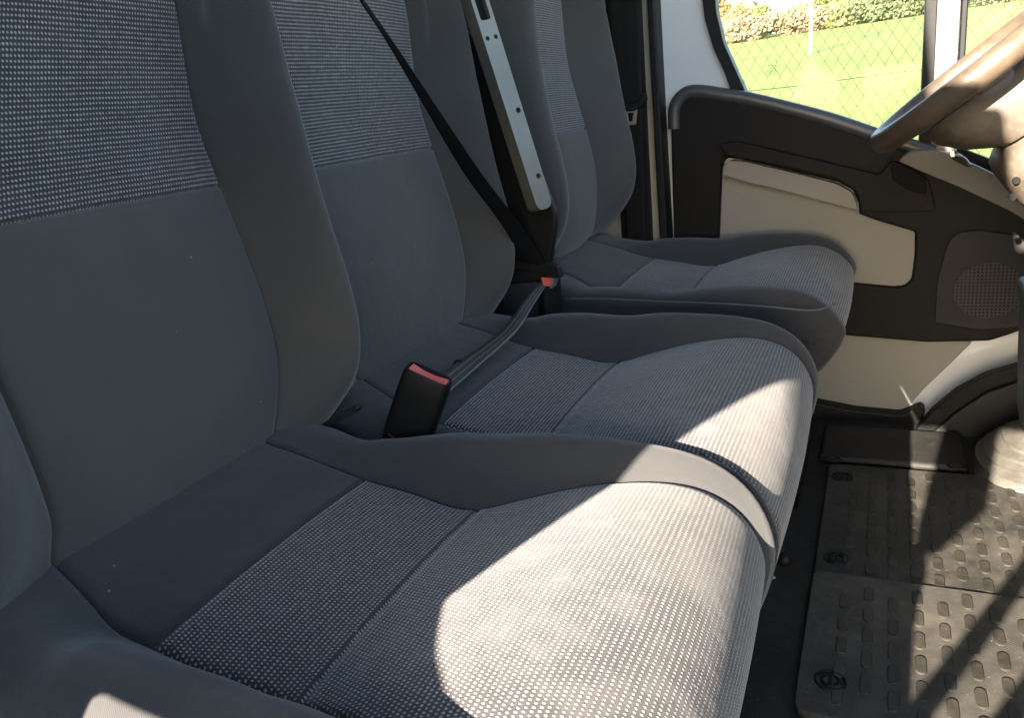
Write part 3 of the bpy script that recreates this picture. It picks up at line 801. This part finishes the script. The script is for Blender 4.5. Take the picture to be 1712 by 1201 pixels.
# inner moulded step (raised arch round the insert)
st_o = PX([(1140, 470), (1136, 300), (1140, 215), (1160, 200), (1215, 206), (1360, 238), (1440, 262), (1490, 285), (1495, 330), (1440, 330), (1420, 300), (1300, 262), (1230, 245), (1190, 250), (1185, 280), (1182, 470)], YD - .040)
slab('armrest', round_poly(PX([(1205, 240), (1235, 236), (1400, 275), (1470, 292), (1492, 268), (1552, 300), (1563, 345), (1558, 352), (1470, 352), (1440, 350), (1436, 322), (1410, 300), (1330, 280), (1215, 258)], YD - .05), .006, 3), YD - .062, YD - .031, MAT['blacktrim'], door, .010)
slab('grab_pocket', round_poly(PX([(1489, 275), (1505, 272), (1548, 296), (1550, 326), (1520, 318), (1492, 300)], YD - .064), .01, 4), YD - .068, YD - .0625, MAT['dark'], door, .002)
# beige insert with its lip
ins = PX([(1200, 300), (1208, 276), (1236, 268), (1340, 290), (1432, 325), (1440, 350), (1476, 368), (1534, 386), (1532, 430), (1528, 476), (1510, 486), (1424, 478), (1340, 470), (1200, 455)], YD - .014)
slab('beige_insert', round_poly(ins, .006, 3), YD - .016, YD - .0015, MAT['beige'], door, .004, label='beige insert panel')
lip = PX([(1211, 292), (1212, 276), (1222, 268), (1245, 269), (1330, 289), (1398, 306), (1424, 320), (1432, 338), (1433, 350), (1330, 322), (1240, 300)], YD - .030)
slab('insert_lip', round_poly(lip, .004, 3), YD - .040, YD - .0165, MAT['beige'], door, .007)
# speaker cover
spk = slab('speaker_panel', round_poly(PX([(1562, 540), (1566, 470), (1584, 405), (1600, 388), (1640, 384), (1740, 398), (1740, 530), (1700, 548), (1640, 552)], YD - .032), .012, 4), YD - .035, YD - .0305, MAT['trim'], door, .003)
c = on(1652, 486, 1, YD - .036)
slab('speaker_grille', [(c.x + .066 * cos(k * pi / 24), c.z + .062 * sin(k * pi / 24)) for k in range(48)], YD - .0372, YD - .0352, MAT['perf'], spk, 0)
# grey sloping upper corner and the inside handle
slab('upper_corner_trim', round_poly(PX([(1500, 268), (1520, 252), (1570, 250), (1640, 280), (1740, 330), (1740, 385), (1690, 352), (1600, 310), (1550, 290)], YD - .06), .01, 3), YD - .075, YD - .031, MAT['greytrim'], door, .012)
hb = slab('door_handle', round_poly(PX([(1589, 255), (1594, 251), (1606, 257), (1620, 268), (1625, 277), (1617, 279), (1603, 272), (1591, 265)], YD - .08), .003, 3), YD - .090, YD - .0745, MAT['black'], door, .002)
bm = bmesh.new(); add_tube(bm, catmull([on(x, y, 1, YD - .094) for x, y in [(1596, 259), (1605, 260), (1614, 266), (1622, 276)]], 5), .0024, 8); bm_obj('lever', bm, MAT['chrome'], hb)
slab('handle_end', round_poly(PX([(1587, 252), (1595, 251), (1596, 262), (1589, 262)], YD - .094), .002, 3), YD - .099, YD - .0905, MAT['chrome'], hb, .001)
# lower card and bottom pocket
low = PX([(1130, 500), (1340, 545), (1440, 560), (1560, 568), (1628, 570), (1545, 650), (1510, 690), (1362, 668), (1130, 640)], YD - .004)
slab('lower_card', round_poly(low, .01, 3), YD - .006, YD - .0012, MAT['beige'], door, .002)
slab('bottom_pocket', round_poly(PX([(1130, 640), (1350, 668), (1430, 684), (1505, 691), (1540, 677), (1547, 683), (1541, 698), (1512, 730), (1478, 752), (1350, 742), (1130, 720)], YD - .03), .006, 3), YD - .045, YD - .0065, MAT['black'], door, .010)

# ================================================================== FOOTWELL
kick = thing('footwell_trim', 'black moulded arch trim at the front foot of the driver door', 'trim panel', (.25, 1.85, 0))
ko = PX([(1500, 760), (1530, 722), (1560, 688), (1600, 655), (1650, 628), (1712, 610), (1790, 596), (1790, 800), (1640, 800), (1560, 790)], 1.84)
slab('arch_panel', round_poly(ko, .01, 3), 1.84, 1.87, MAT['blacktrim'], kick, .008)
ki = PX([(1532, 772), (1560, 722), (1600, 688), (1650, 655), (1712, 634), (1790, 622), (1790, 800), (1640, 800), (1560, 790)], 1.83)
slab('inner_arch', round_poly(ki, .01, 3), 1.822, 1.839, MAT['trim'], kick, .006)
for p in [(1572, 684), (1700, 640)]:
    c = on(*p, 1, 1.838); tube('clip', [c, c + Vector((0, -.004, 0))], .004, MAT['dark'], kick, 12)

bootc = on(1715, 790, 2, .05)
boot = thing('rubber_boot', 'ribbed grey rubber boot catching the sun at the footwell, above the mat', 'rubber boot', (.26, 1.66, 0))
secs = []
for i in range(15):
    q = i / 14; z = .004 + .10 * q ** .8; r = .135 * (1 - .62 * q ** 1.6) * (1 + (.06 if i % 2 else -.03) * (q > .15)); 
    secs.append(((.315 + .02 * q, 1.655 + .03 * q, z), r, r * .95, (1, 0, 0), (0, 1, 0)))
loft('bellows', secs, MAT['boot'], boot, 40, .8)

def oval_poly(cx, cy, hx, hy, n=5):
    r = hx * .98; pts = []
    for (sx, sy, a0) in ((1, 1, 0), (-1, 1, 90), (-1, -1, 180), (1, -1, 270)):
        for k in range(n + 1):
            a = radians(a0 + 90 * k / n); pts.append((cx + sx * (hx - r) + r * cos(a), cy + sy * (hy - r) + r * sin(a)))
    return pts
def floor_mat(name, label, x0, x1, y0, y1, zt, th, mat, rowsY, colsX, fasteners, edge, skip=()):
    m = thing(name, label, 'floor mat', ((x0 + x1) / 2, (y0 + y1) / 2, zt - th))
    pol = round_poly([(x0, y0), (x1, y0), (x1, y1), (x0, y1)], .02, 5)
    ov = []
    for i, cx in enumerate(colsX):
        for cy in rowsY(i):
            if y0 + .025 < cy < y1 - .025 and x0 + .02 < cx < x1 - .02: ov.append(oval_poly(cx, cy, .0072, .0190))
    bm = bmesh.new()
    f = bm.faces.new([bm.verts.new((p[0], p[1], zt)) for p in pol])
    r = bmesh.ops.extrude_face_region(bm, geom=[f])
    for v in [g for g in r['geom'] if isinstance(g, bmesh.types.BMVert)]: v.co.z = zt - th
    for f in bm.faces:
        for e in f.edges: e.seam = False
    for pp in ov:
        cxy = Vector((sum(p[0] for p in pp) / len(pp), sum(p[1] for p in pp) / len(pp)))
        lo = [bm.verts.new((p[0], p[1], zt - .001)) for p in pp]
        mid = [bm.verts.new((p[0], p[1], zt + .0012)) for p in pp]
        hi = [bm.verts.new((cxy.x + (p[0] - cxy.x) * .86, cxy.y + (p[1] - cxy.y) * .93, zt + .0022)) for p in pp]
        n = len(pp)
        for k in range(n):
            bm.faces.new((lo[k], lo[(k + 1) % n], mid[(k + 1) % n], mid[k])).material_index = 1
            bm.faces.new((mid[k], mid[(k + 1) % n], hi[(k + 1) % n], hi[k])).material_index = 1
        bm.faces.new(hi).material_index = 1
    o = bm_obj('rubber_sheet', bm, mat, m, sharp=30); o.data.materials.append(MAT['oval'])
    for (fx, fy) in fasteners:
        bm = bmesh.new()
        for rr, zz in ((.019, .0018), (.0115, .0022)):
            add_tube(bm, [(fx + rr * cos(k * pi / 14), fy + rr * .95 * sin(k * pi / 14), zt + zz * .3) for k in range(28)], .0022, 8, True)
        f = bm_obj('fastener', bm, MAT['black'], m)
        bm = bmesh.new(); add_box(bm, (fx - .002, fy - .008, zt - .0005), (fx + .002, fy + .008, zt + .0025)); bm_obj('slot_key', bm, MAT['dark'], f)
    return m
cx = [-.036 + .0335 * i for i in range(17)]
pit = .052
floor_mat('floor_mat', 'far black rubber floor mat with raised ovals, in front of the driver seat', -.086, .46, 1.172, 1.60, .016, .010, MAT['mat'],
          lambda i: [1.19 + pit * j + (pit / 2 if i % 2 else 0) + .004 * i for j in range(-2, 12)], cx, [(-.060, 1.541), (-.055, 1.236)], None)
floor_mat('floor_mat', 'near black rubber floor mat, coloured lighter as if more lit, with raised ovals, in front of the bench', -.086, .46, .86, 1.185, .021, .012, MAT['matnear'],
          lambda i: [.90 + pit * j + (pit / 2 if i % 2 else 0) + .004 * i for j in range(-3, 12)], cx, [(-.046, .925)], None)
# raised moulded ledge of the floor between mat and door
led = thing('floor_ledge', 'raised dark rubber ledge between the far mat and the driver door', 'floor trim')
bm = bmesh.new(); add_box(bm, (-.11, 1.625, .002), (.17, 1.80, .020)); bev(bm_obj('ledge_top', bm, MAT['floor'], led), .010, 4)
for p in [(1392, 768), (1600, 779)]:
    c = on(*p, 2, .021); bm = bmesh.new(); add_tube(bm, [(c.x + .016 * cos(k * pi / 12), c.y + .012 * sin(k * pi / 12), .0205) for k in range(24)], .0022, 8, True); bm_obj('grommet', bm, MAT['black'], led)
# small things on the floor
P0 = on(1285, 968, 2, .004)
tag(mk('wood_chip', [P0 + Vector(v) for v in ((-.01, -.012, 0), (.012, .003, 0), (-.004, .014, 0), (-.008, -.010, .004), (.009, .003, .005), (-.003, .011, .004))], [(0, 2, 1), (3, 4, 5), (0, 1, 4, 3), (1, 2, 5, 4), (2, 0, 3, 5)], MAT['beige'], None, smooth=False), 'small pale chip of wood on the floor under the bench edge', 'debris')
lv = thing('seat_lever', 'small black adjusting lever under the front edge of the bench', 'lever', (-.15, 1.2, 0))
a = on(1287, 880, 1, 1.12); b = on(1312, 935, 1, 1.10)
bm = bmesh.new(); add_tube(bm, catmull([a + Vector((-.05, 0, .02)), a, (a + b) / 2, b], 5), [.007] * 16, 12); bm_obj('lever_rod', bm, MAT['black'], lv)
bm = bmesh.new(); bmesh.ops.create_uvsphere(bm, u_segments=16, v_segments=10, radius=.013)
for v in bm.verts: v.co = v.co + b
bm_obj('lever_knob', bm, MAT['black'], lv)

# ================================================================== OUTSIDE
def gz(x, y):
    t = max(0, y - 6); z = -.72 + .0695 * t * min(1, t / 14)
    z += .10 * sin(x * .07 + 1) * min(1, t / 20) + .012 * t * min(1, max(-1, x / 60)) * .3
    if y > 105: z -= .03 * (y - 105)
    return z
V = []; F = []
ys = [-60, -20, -5, 0, 3, 5, 6, 7, 8, 10, 12, 14, 17, 20, 25, 30, 36, 44, 52, 60, 70, 80, 90, 100, 105, 112, 125, 160, 260, 900]
xs = [-600, -300, -160, -100, -70, -50, -36, -26, -18, -12, -8, -5, -2, 0, 2, 5, 8, 12, 18, 26, 36, 50, 70, 100, 160, 300, 600]
for y in ys:
    for x in xs: V.append((x, y, gz(x, y)))
nx = len(xs)
for i in range(len(ys) - 1):
    for j in range(nx - 1): F.append((i * nx + j, i * nx + j + 1, (i + 1) * nx + j + 1, (i + 1) * nx + j))
gr = mk('field', V, F, MAT['grass'], None); gr['kind'] = 'structure'

tk = mk('added_track', [(-40, -60, -.712), (40, -60, -.712), (40, 3.1, -.712), (-40, 3.1, -.712)], [(0, 1, 2, 3)], plastic('added_track_asphalt', (.06, .058, .055), .85, 60, .5), None, smooth=False); tk['kind'] = 'structure'  # unseen dark ground added to cut light bouncing up into the cab
# grass tufts near the fence
bm = bmesh.new(); random.seed(5)
for k in range(5200):
    y = 4.3 + random.random() ** 1.6 * 15; x = random.uniform(-.32, .22) * y - .1
    z = gz(x, y); h = random.uniform(.04, .11); a = random.uniform(0, pi); w_ = random.uniform(.006, .014)
    dx, dy = cos(a) * w_, sin(a) * w_; lx, ly = random.uniform(-.04, .04), random.uniform(-.04, .04)
    bm.faces.new([bm.verts.new((x - dx, y - dy, z - .01)), bm.verts.new((x + dx, y + dy, z - .01)), bm.verts.new((x + lx, y + ly, z + h))])
tf = bm_obj('grass', bm, MAT['grass'], None, smooth=False); tag(tf, 'tufts of bright green grass beyond the wire fence', 'grass'); tf['kind'] = 'stuff'

# chain-link fence at about 4 m
fence = thing('chain_link_fence', 'rusty grey chain-link fence close outside the driver window', 'fence', (0, 4, -.7))
FY = 4.0; dw = .055; dh = .084
bm = bmesh.new(); random.seed(11)
x = -1.6; i = 0
def wires(x0, x1, z0, z1):
    n = int((x1 - x0) / dw); m = int((z1 - z0) / dh)
    for i in range(n):
        xa = x0 + i * dw; pts = []
        for j in range(m * 2 + 1):
            s = 1 if j % 2 else 0
            xx = xa + s * dw * .5 * 1.0 + random.uniform(-.002, .002)
            yy = FY + (.004 if s else -.004) + .03 * sin(xa * 2.2 + j * .05)
            pts.append(Vector((xx, yy, z0 + j * dh / 2 + random.uniform(-.0015, .0015))))
        add_tube(bm, pts, .0011, 4, False, False)
        pts2 = [Vector((xa + dw - (p.x - xa) , p.y, p.z)) for p in pts]
        add_tube(bm, pts2, .0011, 4, False, False)
wires(-1.5, 1.3, -.70, 1.45)
bm_obj('wire_mesh', bm, MAT['wire'], fence, sharp=180)
zz = on(1490, 123, 1, 4.0).z
for z0 in (zz, 1.44, -.55): tube('line_wire', [(-1.6 + .4 * k, FY + .03 * sin((-1.6 + .4 * k) * 2.2), z0 + .006 * sin(k * 1.7)) for k in range(9)], .0018, MAT['wire'], fence, 5)
for px in (-1.62, 1.42): tube('fence_post', [(px, FY + .02, -.75), (px, FY + .02, 1.5)], .024, MAT['wire'], fence, 12)

pl = on(1355, 92, 1, 40); pz = gz(pl.x, 40)
tag(tube('wooden_pole', [(pl.x, 40, pz - .3), (pl.x + .05, 40, pz + 3), (pl.x + .12, 40, pz + 7.5)], [.10, .09, .08], MAT['pole'], None, 12), 'pale wooden pole standing in the green field', 'pole')

# hedge line and trees
def tree(px, top_py, dist, wid, kind, name, label, cat, seed, base_off=0, dens=1.0):
    random.seed(seed)
    top = on(px, top_py, 1, dist); x = top.x; gy = gz(x, dist) - .3 + base_off; Ht = max(2.5, top.z - gy)
    t = thing(name, label, cat, (x, dist, gy), None)
    if Ht > 4.5 or kind == 1:
        bm = bmesh.new()
        add_tube(bm, [(x, dist, gy - .2), (x + .1, dist, gy + Ht * .3), (x - .1, dist, gy + Ht * .7)], [.28, .2, .08], 8)
        for k in range(6):
            a = random.uniform(0, 2 * pi); h0 = Ht * random.uniform(.25, .5)
            add_tube(bm, [(x, dist, gy + h0), (x + cos(a) * wid * .35, dist + sin(a) * wid * .35, gy + h0 + Ht * .25)], [.1, .03], 6)
        bm_obj('trunk', bm, MAT['trunk'], t)
    bm = bmesh.new()
    lobes = []
    for k in range(11):
        a = random.uniform(0, 2 * pi); r = random.uniform(0, .62) * wid
        zc = gy + Ht * random.uniform(.28, .80); rr = wid * random.uniform(.26, .45)
        lobes.append((Vector((x + cos(a) * r, dist + sin(a) * r * .7, zc)), rr, min(rr, Ht * .26)))
    lobes.append((Vector((x, dist, gy + Ht * .78)), wid * .35, Ht * .22))
    for c, rr, rz in lobes:
        for k in range(int(330 * dens)):
            u = random.uniform(-1, 1); a = random.uniform(0, 2 * pi); q = random.random() ** .35
            s = sqrt(1 - u * u); p = c + Vector((cos(a) * s * rr, sin(a) * s * rr, u * rz)) * q
            if p.z < gy: continue
            sz = random.uniform(.09, .24)
            n1 = Vector((random.gauss(0, 1), random.gauss(0, 1), random.gauss(0, 1))).normalized(); n2 = n1.orthogonal().normalized(); n3 = n1.cross(n2)
            bm.faces.new([bm.verts.new(p + n2 * sz), bm.verts.new(p + n3 * sz * .7), bm.verts.new(p - n2 * sz), bm.verts.new(p - n3 * sz * .7)])
    bm_obj('crown', bm, LEAF[kind], t, smooth=False)
    return t
D = 92
TR = [(1190, -20, 3.4, 0, 'orange-leaved tree at the left edge of the window view'),
      (1236, 4, 2.6, 0, 'orange autumn tree by the window edge, left of the sky gap'),
      (1268, 6, 2.6, 1, 'yellow-green tree just left of the sky gap'),
      (1300, 36, 2.4, 2, 'low russet bush in the hedge under the sky gap'),
      (1336, 8, 2.8, 0, 'pale orange tree right of the sky gap behind the pole'),
      (1374, -14, 3.2, 1, 'yellow-green tree right of the pole'),
      (1412, -24, 3.4, 1, 'tall yellow-green tree left of the dark green one'),
      (1440, 10, 2.8, 3, 'dark green tree in the hedge, middle of the window'),
      (1468, -28, 3.2, 1, 'tall bright yellow-green tree near the right of the window'),
      (1512, -20, 3.6, 3, 'dark green tree at the right side of the window'),
      (1556, -20, 3.6, 1, 'yellow-green tree hidden partly by the window pillar'),
      (1630, -10, 3.4, 3, 'dark green tree seen through the corner pane'),
      (1680, -20, 3.8, 1, 'yellow-green tree seen through the corner pane'),
      (1740, -20, 4.0, 0, 'orange tree past the corner pane'),
      (1140, -20, 4.0, 1, 'yellow-green tree past the left of the window')]
for k, (px, py, wd_, kind, lab) in enumerate(TR):
    tree(px, py, D + random.Random(k).uniform(-4, 6), wd_, kind, 'tree', lab, 'tree', 40 + k)
for k, (px, wd_, kind, lab) in enumerate([(1225, 2.6, 2, 'russet hedge bush at the left of the window view'), (1262, 2.8, 2, 'russet hedge bush below the yellow-green tree, left of the pole'), (1318, 2.8, 2, 'russet hedge bush beside the pole on its left'), (1362, 3.0, 2, 'russet hedge bush right behind the pole'), (1402, 2.8, 1, 'green hedge bush right of the pole'), (1450, 3.0, 3, 'dark hedge bush in the middle of the hedge'), (1500, 3.2, 3, 'dark hedge bush at the right of the window'), (1545, 3.2, 3, 'dark hedge bush at the window pillar'), (1650, 4.0, 3, 'dark hedge bush through the corner pane')]):
    tree(px, 42, D - 8, wd_, kind, 'hedge_bush', lab, 'bush', 80 + k, dens=.8)
# far pale house glimpsed through the trees
hs = thing('white_house', 'white house wall glimpsed between the trees at the far left', 'house', (on(1218, 40, 1, 110).x, 110, 4))
c = on(1214, 40, 1, 110)
box('wall', (c.x - 4, 110, gz(c.x, 110) - .5), (c.x + 4, 116, c.z + .6), MAT['stone'], hs, .02)
slab('roof', [(c.x - 4.4, c.z + .6), (c.x + 4.4, c.z + .6), (c.x + 3.2, c.z + 2.4), (c.x - 3.2, c.z + 2.4)], 109.6, 116.4, MAT['trunk'], hs, .02)
